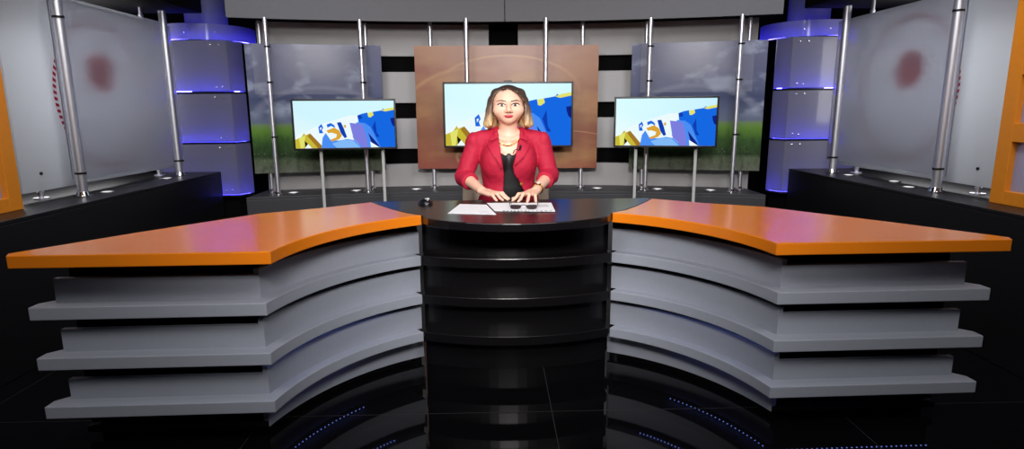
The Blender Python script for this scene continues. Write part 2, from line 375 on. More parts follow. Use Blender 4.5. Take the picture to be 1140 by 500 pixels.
# ------------------------------------------------------------------ glowing columns
def column(label, sx, ex, ey, cxl):
    """ex, ey: the facet edge nearest the set axis, on the front"""
    t = thing('light_column', label, 'column', (sx * (ex + .33), ey + .42, 0))
    ox, oy = sx * (ex + .33), ey + .42
    P = [(ex, ey), (ex - .07, ey + .13), (ex + .10, ey + .5), (ex + .25, ey + .72), (ex + .5, ey + .78), (ex + .74, ey + .62), (ex + .74, ey + .13), (ex + .62, ey)]
    P = [(sx * x, y) for x, y in P]
    L = lambda pts: [(x - ox, y - oy) for x, y in pts]
    P = L(P)
    def sc(k): return [(x * k, y * k) for x, y in P]
    bm = prism(BM(), sc(.88), 0, .50); obj('plinth', bm, M['black'], t, bevel=.005)
    bm = cyl(BM(), (0, 0, .5), (0, 0, 3.6), .17, seg=32); obj('core', bm, M['core'], t, smooth=True)
    tiers = [(.556, .985), (1.0, 1.395), (1.41, 1.81)]
    bolt0 = None
    for i, (a, b) in enumerate(tiers):
        n = len(P); bm = BM()
        Q = [p for p in P]; 
        for k in range(n):
            p, q = Vector(Q[k]), Vector(Q[(k + 1) % n]); d = (q - p).normalized(); e = .003
            pa, qa = p + d * e, q - d * e; nn = Vector((-d.y, d.x)); mid = (p + q) / 2
            if nn.dot(mid) > 0: nn = -nn
            prism(bm, [tuple(pa), tuple(qa), tuple(qa + nn * .006), tuple(pa + nn * .006)], a, b)
        tier = obj('acrylic_tier', bm, M['plate'], t)
        bm = BM(); prism(bm, sc(1.0), a - .022, a - .006); obj('tier_shelf', bm, M['stage'], tier)
        bm = BM(); K = sc(.85)
        for k in range(n):
            p, q = K[k], K[(k + 1) % n]; cyl(bm, (*p, a + .012), (*q, a + .012), .007, seg=6)
        obj('led_ring', bm, M['led'], tier)
        nrm = Vector((0, -1))
        for (dx, dz) in ((.06, .035), (.11, .03), (.06, b - a - .035), (.13, b - a - .035)):
            pos = Vector((P[0][0] + sx * dx, P[0][1] - .007, a + dz))
            if bolt0 is None:
                bolt0 = obj('bolt', ball(BM(), (0, 0, 0), .008, 10, (1, .6, 1)), M['chrome'], tier, smooth=True); bolt0.location = pos
            else: part_copy(bolt0, pos, tier)
    # round collar of clear acrylic at the top, lit from its lower edge
    a, b = 1.825, 1.95; bm = BM(); N = 40; rx, ry = .385, .385
    ring = [(math.cos(2 * PI * k / N) * rx, math.sin(2 * PI * k / N) * ry) for k in range(N)]
    band(bm, ring + ring[:1], .006, a, b); col = obj('acrylic_collar', bm, M['plate'], t, smooth=True)
    obj('tier_shelf', prism(BM(), [(x * 1.0, y * 1.0) for x, y in ring], a - .018, a - .004), M['stage_grey'], col)
    bm = BM(); tube(bm, [(x * .855, y * .855, a + .012) for x, y in ring + ring[:1]], .007, 6); obj('led_ring', bm, M['led'], col)
    for ang in (-2.1, -1.6, -1.0):
        part_copy(bolt0, (math.cos(ang) * rx, math.sin(ang) * ry - .004, a + .055), col)
column('grey tiered column with blue glowing bands beside the left frosted panel', -1, 2.265, 5.08, 0)
column('grey tiered column with blue glowing bands beside the right frosted panel', 1, 2.305, 4.93, 0)

# ------------------------------------------------------------------ screens on poles
def pole(parent, x, y, z0, z1, r=.019, clamps=(), fl=True, name='pole', flr=.045):
    p = obj(name, cyl(BM(), (x, y, z0), (x, y, z1), r, seg=24), M['steel'], parent, smooth=True)
    if fl:
        bm = BM(); cyl(bm, (x, y, z0), (x, y, z0 + .008), flr, seg=28); cyl(bm, (x, y, z0 + .008), (x, y, z0 + .03), r * 1.35, r * 1.15, seg=24)
        obj('flange', bm, M['chrome'], p, smooth=True)
    for (z, dx, dy) in clamps:
        bm = BM(); d = Vector((dx, dy, 0)).normalized()
        cyl(bm, Vector((x, y, z)) + d * r * .8, Vector((x, y, z)) + d * (r + .016), .007, seg=12)
        cyl(bm, (x, y, z - .006), (x, y, z + .006), r * 1.12, seg=24)
        obj('clamp', bm, M['stage'], p, smooth=True)
    return p

def side_screen(label, sx, xg, xr, p1, p2, r0, r1, ring, blob, zt):
    t = thing('frosted_screen', label, 'screen', (sx * xg, (p1 + p2) / 2, .75))
    ox, oy, oz = sx * xg, (p1 + p2) / 2, .75
    for y in (p1, p2): pole(t, 0, y - oy, 0, 1.235, .027, [(.14, -sx, -.4), (1.03, -sx, -.4)] if y == p1 else [(.12, -sx, 0)], flr=.05)
    g0, g1 = p1 - .02, p2 + .15
    bm = box(BM(), (sx * .034, (g0 + g1) / 2 - oy, (.845 + 1.895) / 2 - oz), (.008, g1 - g0, 1.05)); obj('front_glass', bm, M['sideglass'], t)
    dx = sx * (xr - xg)
    m = ring_print('ring_print', ring[0] - oy, ring[1] - oz, blob[0] - oy, blob[1] - oz)
    pan = obj('rear_panel', box(BM(), (dx, (r0 + r1) / 2 - oy, (.80 + zt) / 2 - oz), (.012, r1 - r0, zt - .80)), m, t)
    for y in (r0 + .16, r1 - .2):
        x = dx + sx * .018; y -= oy
        bm = cyl(BM(), (x, y, 0), (x, y, .10), .013, seg=16); cyl(bm, (x, y, 0), (x, y, .008), .04, seg=24); cyl(bm, (x, y, .025), (x, y, .042), .018, seg=16)
        obj('standoff', bm, M['steel'], t, smooth=True)
        bm = cyl(BM(), (x, y, zt - oz - .05), (x, y, 2.02 - oz), .013, seg=16); cyl(bm, (x, y, zt - oz + .01), (x, y, zt - oz + .025), .018, seg=16)
        obj('standoff', bm, M['steel'], t, smooth=True)
    for y, z in ((r0 + .15, .9), (r0 + .2, 1.88)):
        obj('bolt', cyl(BM(), (dx - sx * .006, y - oy, z - oz), (dx - sx * .014, y - oy, z - oz), .009, seg=12), M['stage'], pan)
side_screen('tall frosted glass screen with blurred red blotch standing on the left platform', -1, 2.58, 2.745, 3.63, 4.75, 3.38, 5.0, (4.215, 1.356), (4.19, 1.50), 1.945)
side_screen('tall frosted glass screen with blurred red blotch standing on the right platform', 1, 2.515, 2.665, 3.45, 4.555, 3.18, 4.72, (4.035, 1.367), (4.015, 1.49), 1.925)

def orange_frame(label, sx, x, y1):
    t = thing('orange_partition', label, 'partition', (sx * x, y1, .75))
    wd, ht = 1.25, 1.43; bm = BM(); st = .085
    box(bm, (sx * .03, -st / 2, ht / 2), (.06, st, ht)); box(bm, (sx * .03, -wd + st / 2, ht / 2), (.06, st, ht)); box(bm, (sx * .03, -wd / 2, ht / 2), (.06, st, ht))
    for k in range(5):
        z = [0.035, .3685, .70, 1.04, 1.387][k]; h = [.07, .095, .095, .10, .086][k]
        for c in (-(wd / 2 + st) / 2 + .0, -(wd * 1.5 - st) / 2): box(bm, (sx * .03, c, z), (.058, wd / 2 - st * .99, h))
    obj('frame', bm, M['orange_frame'], t, bevel=.003)
    for k in range(4):
        z0, z1 = [(.07, .32), (.417, .653), (.748, .99), (1.09, 1.344)][k]
        for c in (-(wd / 2 + st) / 2, -(wd * 1.5 - st) / 2):
            obj('pane', box(BM(), (sx * .035, c, (z0 + z1) / 2), (.006, wd / 2 - st, z1 - z0)), M['pane'], t)
orange_frame('orange framed partition with pale panes at the left edge', -1, 2.58, 3.165)
orange_frame('orange framed partition with lilac panes at the right edge', 1, 2.52, 3.065)

def mid(x0, x1, off):
    a, b = Vector((x0, Yp(x0) + off)), Vector((x1, Yp(x1) + off)); d = b - a
    return (a + b) / 2, math.atan2(d.y, d.x), d.length
def landscape_screen(label, x0, x1, mirror, fx, rx):
    c, ang, wd = mid(x0, x1, .25)
    t = thing('landscape_screen', label, 'screen', (c.x, c.y, .6), ang)
    obj('printed_panel', box(BM(), (0, 0, .658), (wd, .012, .998)), landscape('landscape_print', mirror), t)
    obj('front_glass', box(BM(), (-.02 if not mirror else -.02, -.13, .957), (.83, .008, .37)), M['clearglass'], t)
    for x, x_ in zip(fx, rx):
        pole(t, x, -.155, 0, 1.33, .016, [(.45, 1, -.6), (.86, 1, -.6), (1.12, 1, -.6)], flr=.035)
        pole(t, x_, .03, 0, 1.33, .014, name='rear_pole', flr=.034)
landscape_screen('sky and meadow print on poles behind the left television', -2.012, -1.01, False, (-.325, .36), (-.40, .395))
landscape_screen('sky and meadow print on poles behind the right television', 1.005, 1.988, True, (-.37, .29), (-.40, .375))

c, ang, wd = mid(-.745, .742, .25)
t = thing('backdrop_screen', 'warm brown swirl print on poles behind the presenter', 'screen', (c.x, c.y, .6), ang)
obj('printed_panel', box(BM(), (0, 0, .66), (wd, .012, .99)), swirl('swirl_print'), t)
for x in (-.617, .617): pole(t, x, .03, 0, 1.34, .016, name='rear_pole', flr=.036)
for x in (-.309, .309): pole(t, x, -.17, 0, 1.34, .017, flr=.036)

# ------------------------------------------------------------------ televisions
ART = [  # colour, polygon in right-television pixels (screen 60..727 x 79..402)
 ('white', [(60, 318), (230, 240), (420, 180), (480, 180), (480, 402), (60, 402)]),
 ('blue', [(478, 180), (512, 167), (546, 160), (552, 192), (584, 182), (582, 156), (640, 146), (655, 132), (668, 152), (727, 140), (727, 402), (600, 402), (560, 260), (525, 232), (485, 228)]),
 ('deep', [(478, 180), (498, 174), (512, 196), (500, 205), (482, 202)]),
 ('deep', [(596, 216), (604, 300), (622, 330), (600, 330), (575, 262)]),
 ('navy', [(700, 200), (727, 196), (727, 262), (712, 248), (704, 225)]),
 ('yellow', [(548, 162), (582, 156), (588, 178), (566, 194), (552, 190)]),
 ('yellow', [(640, 146), (680, 132), (727, 125), (727, 142), (668, 154)]),
 ('sky', [(470, 226), (525, 232), (562, 258), (626, 402), (500, 402), (440, 330)]),
 ('violet', [(424, 230), (508, 240), (534, 330), (540, 402), (505, 402), (446, 345)]),
 ('navy', [(545, 300), (608, 380), (622, 402), (566, 376)]),
 ('white', [(556, 362), (616, 402), (560, 402)]),
 ('sky', [(240, 330), (262, 298), (290, 345), (345, 352), (400, 342), (450, 350), (503, 402), (228, 402)]),
 ('light', [(300, 372), (380, 345), (440, 352), (490, 402), (330, 402)]),
 ('amber', [(268, 282), (320, 262), (352, 282), (368, 318), (350, 342), (300, 358), (288, 346), (330, 330), (336, 308), (300, 296), (280, 300)]),
 ('blue', [(216, 256), (238, 236), (248, 262), (238, 276), (246, 300), (220, 300)]),
 ('white', [(226, 262), (238, 258), (236, 268), (228, 280)]),
 ('blue', [(272, 240), (300, 230), (322, 246), (328, 264), (300, 250), (276, 262)]),
 ('deep', [(340, 228), (366, 224), (382, 262), (402, 328), (386, 336), (362, 300)]),
 ('amber', [(384, 246), (398, 242), (400, 262), (388, 264)]),
 ('gold', [(60, 342), (100, 326), (120, 296), (128, 312), (160, 300), (232, 386), (228, 402), (60, 402)]),
 ('yellow', [(84, 332), (128, 312), (112, 402), (92, 402)]),
 ('bronze', [(160, 300), (232, 386), (228, 402), (205, 402), (140, 316)]),
 ('ink', [(120, 350), (142, 372), (124, 396)]),
 ('white', [(142, 372), (166, 402), (118, 402), (128, 390)]),
]
SC = {'white': rgb(236, 250, 252), 'blue': rgb(22, 104, 226), 'deep': rgb(14, 62, 176), 'navy': rgb(16, 34, 128), 'yellow': rgb(226, 226, 110),
      'sky': rgb(74, 142, 244), 'violet': rgb(124, 126, 222), 'light': rgb(130, 186, 248), 'amber': rgb(220, 164, 52), 'gold': rgb(200, 184, 56),
      'bronze': rgb(160, 118, 40), 'ink': rgb(18, 20, 20)}
SCM = {k: emit('screen_' + k, v, 1.0) for k, v in SC.items()}
_bg = NT('screen_background'); _x, _y, _z = _bg.coord()
_col = _bg.ramp(_bg.math('MULTIPLY_ADD', _x, .45, _bg.math('MULTIPLY', _z, .55)), [(0, rgb(238, 252, 252)), (.45, rgb(206, 245, 255)), (1, rgb(196, 240, 255))])
_bg.b.inputs['Base Color'].default_value = (.01, .01, .01, 1); _bg.l.new(_col, _bg.b.inputs['Emission Color']); _bg.b.inputs['Emission Strength'].default_value = .95
_bg.b.inputs['Roughness'].default_value = .4

def television(label, loc, rz, wd, ht, legs):
    t = thing('television', label, 'television', loc, rz)
    bm = BM(); bz = .014
    box(bm, (0, .022, 0), (wd, .035, ht)); box(bm, (0, .05, -.03), (wd * .6, .03, ht * .6))
    h = obj('housing', bm, M['bezel'], t, bevel=.003)
    bm = BM()
    for sgn in (-1, 1):
        box(bm, (sgn * (wd / 2 - bz / 2), 0, 0), (bz, .014, ht)); box(bm, (0, 0, sgn * (ht / 2 - bz / 2)), (wd - 2 * bz, .014, bz))
    obj('bezel', bm, M['bezel'], t, bevel=.002)
    sw, sh = wd - 2 * bz, ht - 2 * bz
    sc = obj('screen', box(BM(), (0, .003, 0), (sw, .004, sh)), _bg.m, t)
    keys = list(SCM); bm = BM()
    for i, (c, poly) in enumerate(ART):
        vs = [bm.verts.new(((x - 60) / 667 * sw - sw / 2, .0008 - i * .00012, sh / 2 - (y - 79) / 323 * sh)) for x, y in poly]
        f = bm.faces.new(vs); f.material_index = keys.index(c)
    me = bpy.data.meshes.new('graphic'); bm.to_mesh(me); bm.free(); link('graphic', me, [SCM[k] for k in keys], sc)
    for x in legs:
        bm = BM(); zb = -loc[2]
        box(bm, (x, .07, (zb - ht / 2 + .08) / 2 + .0), (.022, .022, -zb - ht / 2 + .10)); box(bm, (x, .05, zb + .008), (.05, .22, .016))
        box(bm, (x, .06, -ht / 2 + .10), (.03, .03, .2))
        obj('leg', bm, M['alu'], t, bevel=.002)
    return t
def tv_at(label, a, b, z0, z1, legs):
    a, b = Vector(a), Vector(b); d = b - a
    return television(label, ((a.x + b.x) / 2, (a.y + b.y) / 2, (z0 + z1) / 2), math.atan2(d.y, d.x), d.length, z1 - z0, legs)
tv_at('television on two thin legs before the left meadow print', (-1.578, 4.45), (-.840, 4.56), .962, 1.332, (-.192, .262))
tv_at('television on two thin legs before the right meadow print', (.790, 4.507), (1.522, 4.356), .964, 1.336, (-.205, .235))
c, ang, wd = mid(-.505, .512, .0)
t = television('larger television behind the presenter on the brown backdrop', (c.x, c.y + .0, 1.207), ang, wd, .505, ())
bm = BM(); box(bm, (0, .06, 0), (.72, .03, .05)); box(bm, (0, .06, -.15), (.72, .03, .05)); obj('wall_bracket', bm, M['black'], t)
obj('webcam', box(BM(), (-.0, .012, .257), (.06, .03, .012)), M['bezel'], t, bevel=.003)

# ------------------------------------------------------------------ recessed uplights on the platforms
def uplight(x, y, z, label):
    t = thing('recessed_light', label, 'light', (x, y, z), 0, 'recessed lights in the platforms')
    bm = BM(); n = 28
    for r0, r1, h0, h1 in ((.045, .045, 0, .005), (.045, .030, .005, .006), (.030, .030, .006, .002)):
        A = [bm.verts.new((math.cos(2 * PI * k / n) * r0, math.sin(2 * PI * k / n) * r0, h0)) for k in range(n)]
        B = [bm.verts.new((math.cos(2 * PI * k / n) * r1, math.sin(2 * PI * k / n) * r1, h1)) for k in range(n)]
        for k in range(n): bm.faces.new((A[k], A[(k + 1) % n], B[(k + 1) % n], B[k]))
    obj('rim', bm, M['chrome'], t, smooth=True)
    obj('lens', cyl(BM(), (0, 0, 0), (0, 0, .003), .029, seg=24), M['spot'], t)
    return t
u = uplight(-2.55, 3.80, .75, 'chrome recessed light beside the front pole on the left platform')
for x, y, z, lb in ((-2.58, 4.56, .75, 'chrome recessed light before the far foot on the left platform'),
                    (2.50, 3.66, .75, 'chrome recessed light beside the front pole on the right platform'),
                    (2.53, 4.36, .75, 'chrome recessed light near the far pole on the right platform'),
                    (2.60, 3.95, .75, 'chrome recessed light midway between the poles on the right platform'),
                    (-1.72, Yp(-1.72) + .17, .6, 'chrome recessed light beside the outer pole of the left meadow print'),
                    (-1.24, Yp(-1.24) + .17, .6, 'chrome recessed light beside the inner pole of the left meadow print'),
                    (-.76, Yp(-.76) + .17, .6, 'chrome recessed light below the left edge of the brown backdrop'),
                    (.74, Yp(.74) + .17, .6, 'chrome recessed light below the right edge of the brown backdrop'),
                    (1.22, Yp(1.22) + .17, .6, 'chrome recessed light beside the inner pole of the right meadow print'),
                    (1.62, Yp(1.62) + .17, .6, 'chrome recessed light beside the outer pole of the right meadow print')):
    dup(u, (x, y, z), 0, lb)

# ------------------------------------------------------------------ news desk
CY = 1.91
def arc(R, x1, yf, n=28):
    """plan points on the concave face, from the front corner (y = yf) to the inner end (x = x1)"""
    a0 = math.asin((yf - CY) / R); a1 = math.acos(x1 / R)
    return [(R * math.cos(a0 + (a1 - a0) * i / n), CY + R * math.sin(a0 + (a1 - a0) * i / n)) for i in range(n + 1)]
SIDE = [(.509, 2.744), (.588, 2.851), (.679, 2.995), (.736, 3.10)]
BACK = [(.963, 2.925), (1.198, 2.79), (1.53, 2.375)]
DROT = .018
def mirrored(pts, sx): return [(sx * x, y) for x, y in pts]
SLATS = ((.527, .575), (.338, .385), (.150, .197))
def wing(label, sx):
    t = thing('desk_wing', label, 'desk', (0, 2.4, 0), DROT)
    o = (0, 2.4, 0)
    P = lambda pts: mirrored(pts, sx)
    top = [(1.745, 2.01)] + arc(.885, .435, 2.01) + SIDE + BACK + [(1.765, 2.045)]
    obj('desktop', prism(BM(), P(top), .735, .78), M['orange'], t, bevel=.003, off=o)
    core = [(1.695, 2.22)] + arc(1.085, .50, 2.22) + [(.62, 2.93), (.72, 3.0), (.93, 2.86), (1.17, 2.72), (1.47, 2.36)]
    obj('carcass', prism(BM(), P(core), .06, .734), M['black'], t, off=o)
    obj('plinth', prism(BM(), P([(1.66, 2.22)] + arc(1.07, .52, 2.22) + [(.72, 2.96), (1.45, 2.36)]), 0, .06), M['black'], t, off=o)
    for z0, z1 in SLATS:
        sl = [(1.757, 2.08)] + arc(.95, .452, 2.08) + [(.56, 2.87), (.70, 3.03), (.95, 2.885), (1.18, 2.745), (1.51, 2.365), (1.757, 2.13)]
        obj('slat', prism(BM(), P(sl), z0, z1), M['grey'], t, bevel=.003, off=o)
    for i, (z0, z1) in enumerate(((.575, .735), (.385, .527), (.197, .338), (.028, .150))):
        g = (.072, .056, .062, .098)[i]; yf = (2.14, 2.14, 2.14, 2.20)[i]; rr = (1.0, 1.0, 1.0, 1.05)[i]; xc = (rr * rr - (yf - CY) ** 2) ** .5  # g: black gap over each panel, standing in for shadow under the slat
        bm = box(BM(), (sx * (xc + 1.70) / 2, yf + .011, (z0 + z1 - g) / 2), (1.70 - xc, .022, z1 - z0 - g)); obj('fascia_panel', bm, M['grey'] if i < 3 else M['stage'], t, off=o)  # bottom panel takes a near-black material to carry the shade there
        a = P(arc(rr, .465, yf))
        if sx > 0: a = a[::-1]
        bm = band(BM(), a, .022, z0, z1 - (.05, .032, .032, .032)[i]); obj('curved_fascia', bm, M['grey'], t, off=o)  # curved panels stop short too, the black line drawn for shadow
    def dots(pts, z):
        bm = BM(); L = 0; last = None
        for p, q in zip(pts, pts[1:]):
            p, q = Vector(p), Vector(q); n = max(1, round((q - p).length / .021))
            for k in range(n):
                v = p + (q - p) * k / n; box(bm, (v.x, v.y, z), (.0042, .0042, .002))
        return bm
    def ang(R, a0, a1): return [(R * math.cos(math.radians(a0 + (a1 - a0) * i / 12)), CY + R * math.sin(math.radians(a0 + (a1 - a0) * i / 12))) for i in range(13)]
    obj('led_strip', dots(P(ang(1.037, 17, 46)), .132), M['dot'], t, off=o)
    obj('led_strip', dots(P(ang(.985, 14, 53)), .336), M['dot'], t, off=o)
    if sx > 0: obj('led_strip', dots([(1.03, 2.168), (1.68, 2.168)], .125), M['dot'], t, off=o)
wing('orange topped grey slatted desk wing left of the presenter', -1)
wing('orange topped grey slatted desk wing right of the presenter', 1)

t = thing('anchor_desk', 'glossy black curved centre desk before the presenter', 'desk', (0, 2.4, 0), DROT)
front = [(.428, 2.668), (.40, 2.603), (.36, 2.562), (.305, 2.527), (.23, 2.494), (.15, 2.470), (.075, 2.455), (0, 2.450)]
R_ = [(x - .004, y + .002) for x, y in SIDE[::-1]]
half = [(.731, 3.13)] + R_ + front
top = half + [(-x, y) for x, y in half[::-1][1:]]
obj('desktop', prism(BM(), top, .742, .779), M['desk_black'], t, bevel=.004, off=(0, 2.4, 0))
def carc(yc, xe, ye, n=20):
    h = ye - yc; R = (xe * xe + h * h) / (2 * h); a = math.asin(xe / R)
    return [(R * math.sin(-a + 2 * a * i / n), yc + R - R * math.cos(-a + 2 * a * i / n)) for i in range(n + 1)]
obj('front_panel', band(BM(), carc(2.735, .452, 2.83), .03, .0, .742), M['desk_black'], t, off=(0, 2.4, 0))
for z0, z1 in SLATS:
    obj('slat', prism(BM(), carc(2.66, .448, 2.75) + carc(2.74, .448, 2.835)[::-1], z0 - .0, z1), M['desk_black'], t, bevel=.004, off=(0, 2.4, 0))
for sx in (-1, 1):
    obj('side_panel', band(BM(), [(sx * .48, 2.86), (sx * .60, 3.05)] if sx < 0 else [(sx * .60, 3.05), (sx * .48, 2.86)], .02, 0, .742), M['desk_black'], t, off=(0, 2.4, 0))

# ------------------------------------------------------------------ things on the desk
TOPZ = .779
t = thing('computer_mouse', 'small black mouse with a white patch on the black desk', 'mouse', (-.462, 3.02, TOPZ), .5)
bm = BM(); ball(bm, (0, 0, .0), .034, 24, (1.05, 1.4, .85)); bmesh.ops.bisect_plane(bm, geom=bm.verts[:] + bm.edges[:] + bm.faces[:], plane_co=(0, 0, 0.0005), plane_no=(0, 0, -1), clear_outer=True)
bmesh.ops.holes_fill(bm, edges=[e for e in bm.edges if e.is_boundary])
obj('shell', bm, M['bezel'], t, smooth=True)
obj('scroll_wheel', cyl(BM(), (-.004, -.026, .023), (.004, -.026, .023), .008, seg=16), M['alu'], t, smooth=True)
bm = ball(BM(), (.006, -.012, .0265), .010, 12, (1.3, 1, .4)); obj('white_badge', bm, M['paper'], t, smooth=True); t.children[-1]['label'] = 'white patch'

def sheet(name, label, pts, z, m=M['paper'], th=.0012):
    c = (sum(p[0] for p in pts) / len(pts), sum(p[1] for p in pts) / len(pts), z)
    t = thing(name, label, 'paper', c); 
    obj('page', prism(BM(), pts, z, z + th), m, t, off=c); return t, c
p1, c1 = sheet('paper_sheet', 'blank white paper sheet at the left before the presenter', [(-.325, 2.712), (-.102, 2.668), (-.150, 2.955), (-.285, 2.985)], TOPZ + .001)
bm = BM()
for k in range(5): box(bm, (-.15 - .004 * k, 2.70 + .016 * k, TOPZ + .0024), (.05 - .006 * (k % 3), .004, .0003))
obj('print', bm, M['red_ink'], p1, off=c1)
p2, c2 = sheet('printed_page', 'white printed page under the dark glasses and her hand', [(-.108, 2.752), (.172, 2.722), (.178, 2.985), (-.150, 3.0)], TOPZ + .0028)
bm = BM(); x = -.075
while x < .145:
    wdt = random.choice((.008, .011, .014)); 
    q = random.random(); y = 2.756 - (x + .075) * .10
    box(bm, (x + wdt / 2, y, TOPZ + .0043), (.0028, .020, .0004)); box(bm, (x + wdt, y + .007 * (1 if q > .5 else -1), TOPZ + .0043), (wdt * .6, .004, .0004))
    if q > .35: box(bm, (x + wdt, y - .002, TOPZ + .0043), (.0026, .018, .0004))
    x += wdt + .008
obj('headline', bm, M['ink'], p2, off=c2); bm = BM()
for k in range(4): box(bm, (.12, 2.86 + k * .02, TOPZ + .0043), (.07, .003, .0003))
obj('caption', bm, M['ink'], p2, off=c2)

g = thing('eyeglasses', 'dark glasses lying on the printed page', 'glasses', (.028, 2.79, TOPZ + .0045), -.08)
def lens_pts(sx): return [(sx * x, z) for x, z in ((.012, .017), (.030, .020), (.058, .020), (.064, .015), (.060, .006), (.046, .001), (.026, .0015), (.014, .010))]
for sx in (-1, 1):
    bm = BM(); prism_y(bm, lens_pts(sx), -.0015, .0015); obj('lens', bm, M['lens'], g)
    pts = [(x, 0, z) for x, z in lens_pts(sx)]; bm = tube(BM(), pts + pts[:1], .0022, 6); obj('rim', bm, M['bezel'], g, smooth=True)
    bm = tube(BM(), [(sx * .066, .001, .021), (sx * .068, .06, .021), (sx * .066, .11, .020), (sx * .066, .135, .004)], .002, 6); obj('temple', bm, M['bezel'], g, smooth=True)
obj('bridge', tube(BM(), [(-.013, 0, .018), (0, -.002, .022), (.013, 0, .018)], .002, 6), M['bezel'], g, smooth=True)

# ------------------------------------------------------------------ office chair
t = thing('office_chair', 'beige upholstered chair the presenter sits on', 'chair', (-.04, 3.50, 0))
def rbox(c, s, r): 
    bm = box(BM(), c, s); bmesh.ops.bevel(bm, geom=bm.edges[:], offset=r, segments=4, affect='EDGES', profile=.5); return bm
obj('seat', rbox((0, -.07, .455), (.50, .48, .09), .035), M['beige'], t, smooth=True)
bm = rbox((0, 0, .72), (.535, .075, .44), .034)
for v in bm.verts: v.co.y += .17 + .25 * v.co.x ** 2 * -1.0 + (v.co.z - .5) * .10
obj('backrest', bm, M['beige'], t, smooth=True)
obj('back_bracket', tube(BM(), [(0, .0, .40), (0, .22, .42), (0, .245, .56)], .022, 10), M['black'], t, smooth=True)
bm = BM(); cyl(bm, (0, -.05, .10), (0, -.05, .41), .028, .022, 20); obj('gas_lift', bm, M['stage'], t, smooth=True)
for k in range(5):
    a = 2 * PI * k / 5 + .3; q = Vector((math.cos(a), math.sin(a), 0))
    l = obj('leg', tube(BM(), [Vector((0, -.05, .11)), Vector((0, -.05, .085)) + q * .15, Vector((0, -.05, .068)) + q * .29], [.024, .02, .015], 10), M['stage'], t, smooth=True)
    pc = Vector((0, -.05, .03)) + q * .29; d = Vector((-q.y, q.x, 0)) * .014
    bm = BM(); cyl(bm, pc - d, pc + d, .03, seg=18); cyl(bm, pc + Vector((0, 0, .0)), pc + Vector((0, 0, .045)), .007, seg=10); obj('caster', bm, M['bezel'], l, smooth=True)

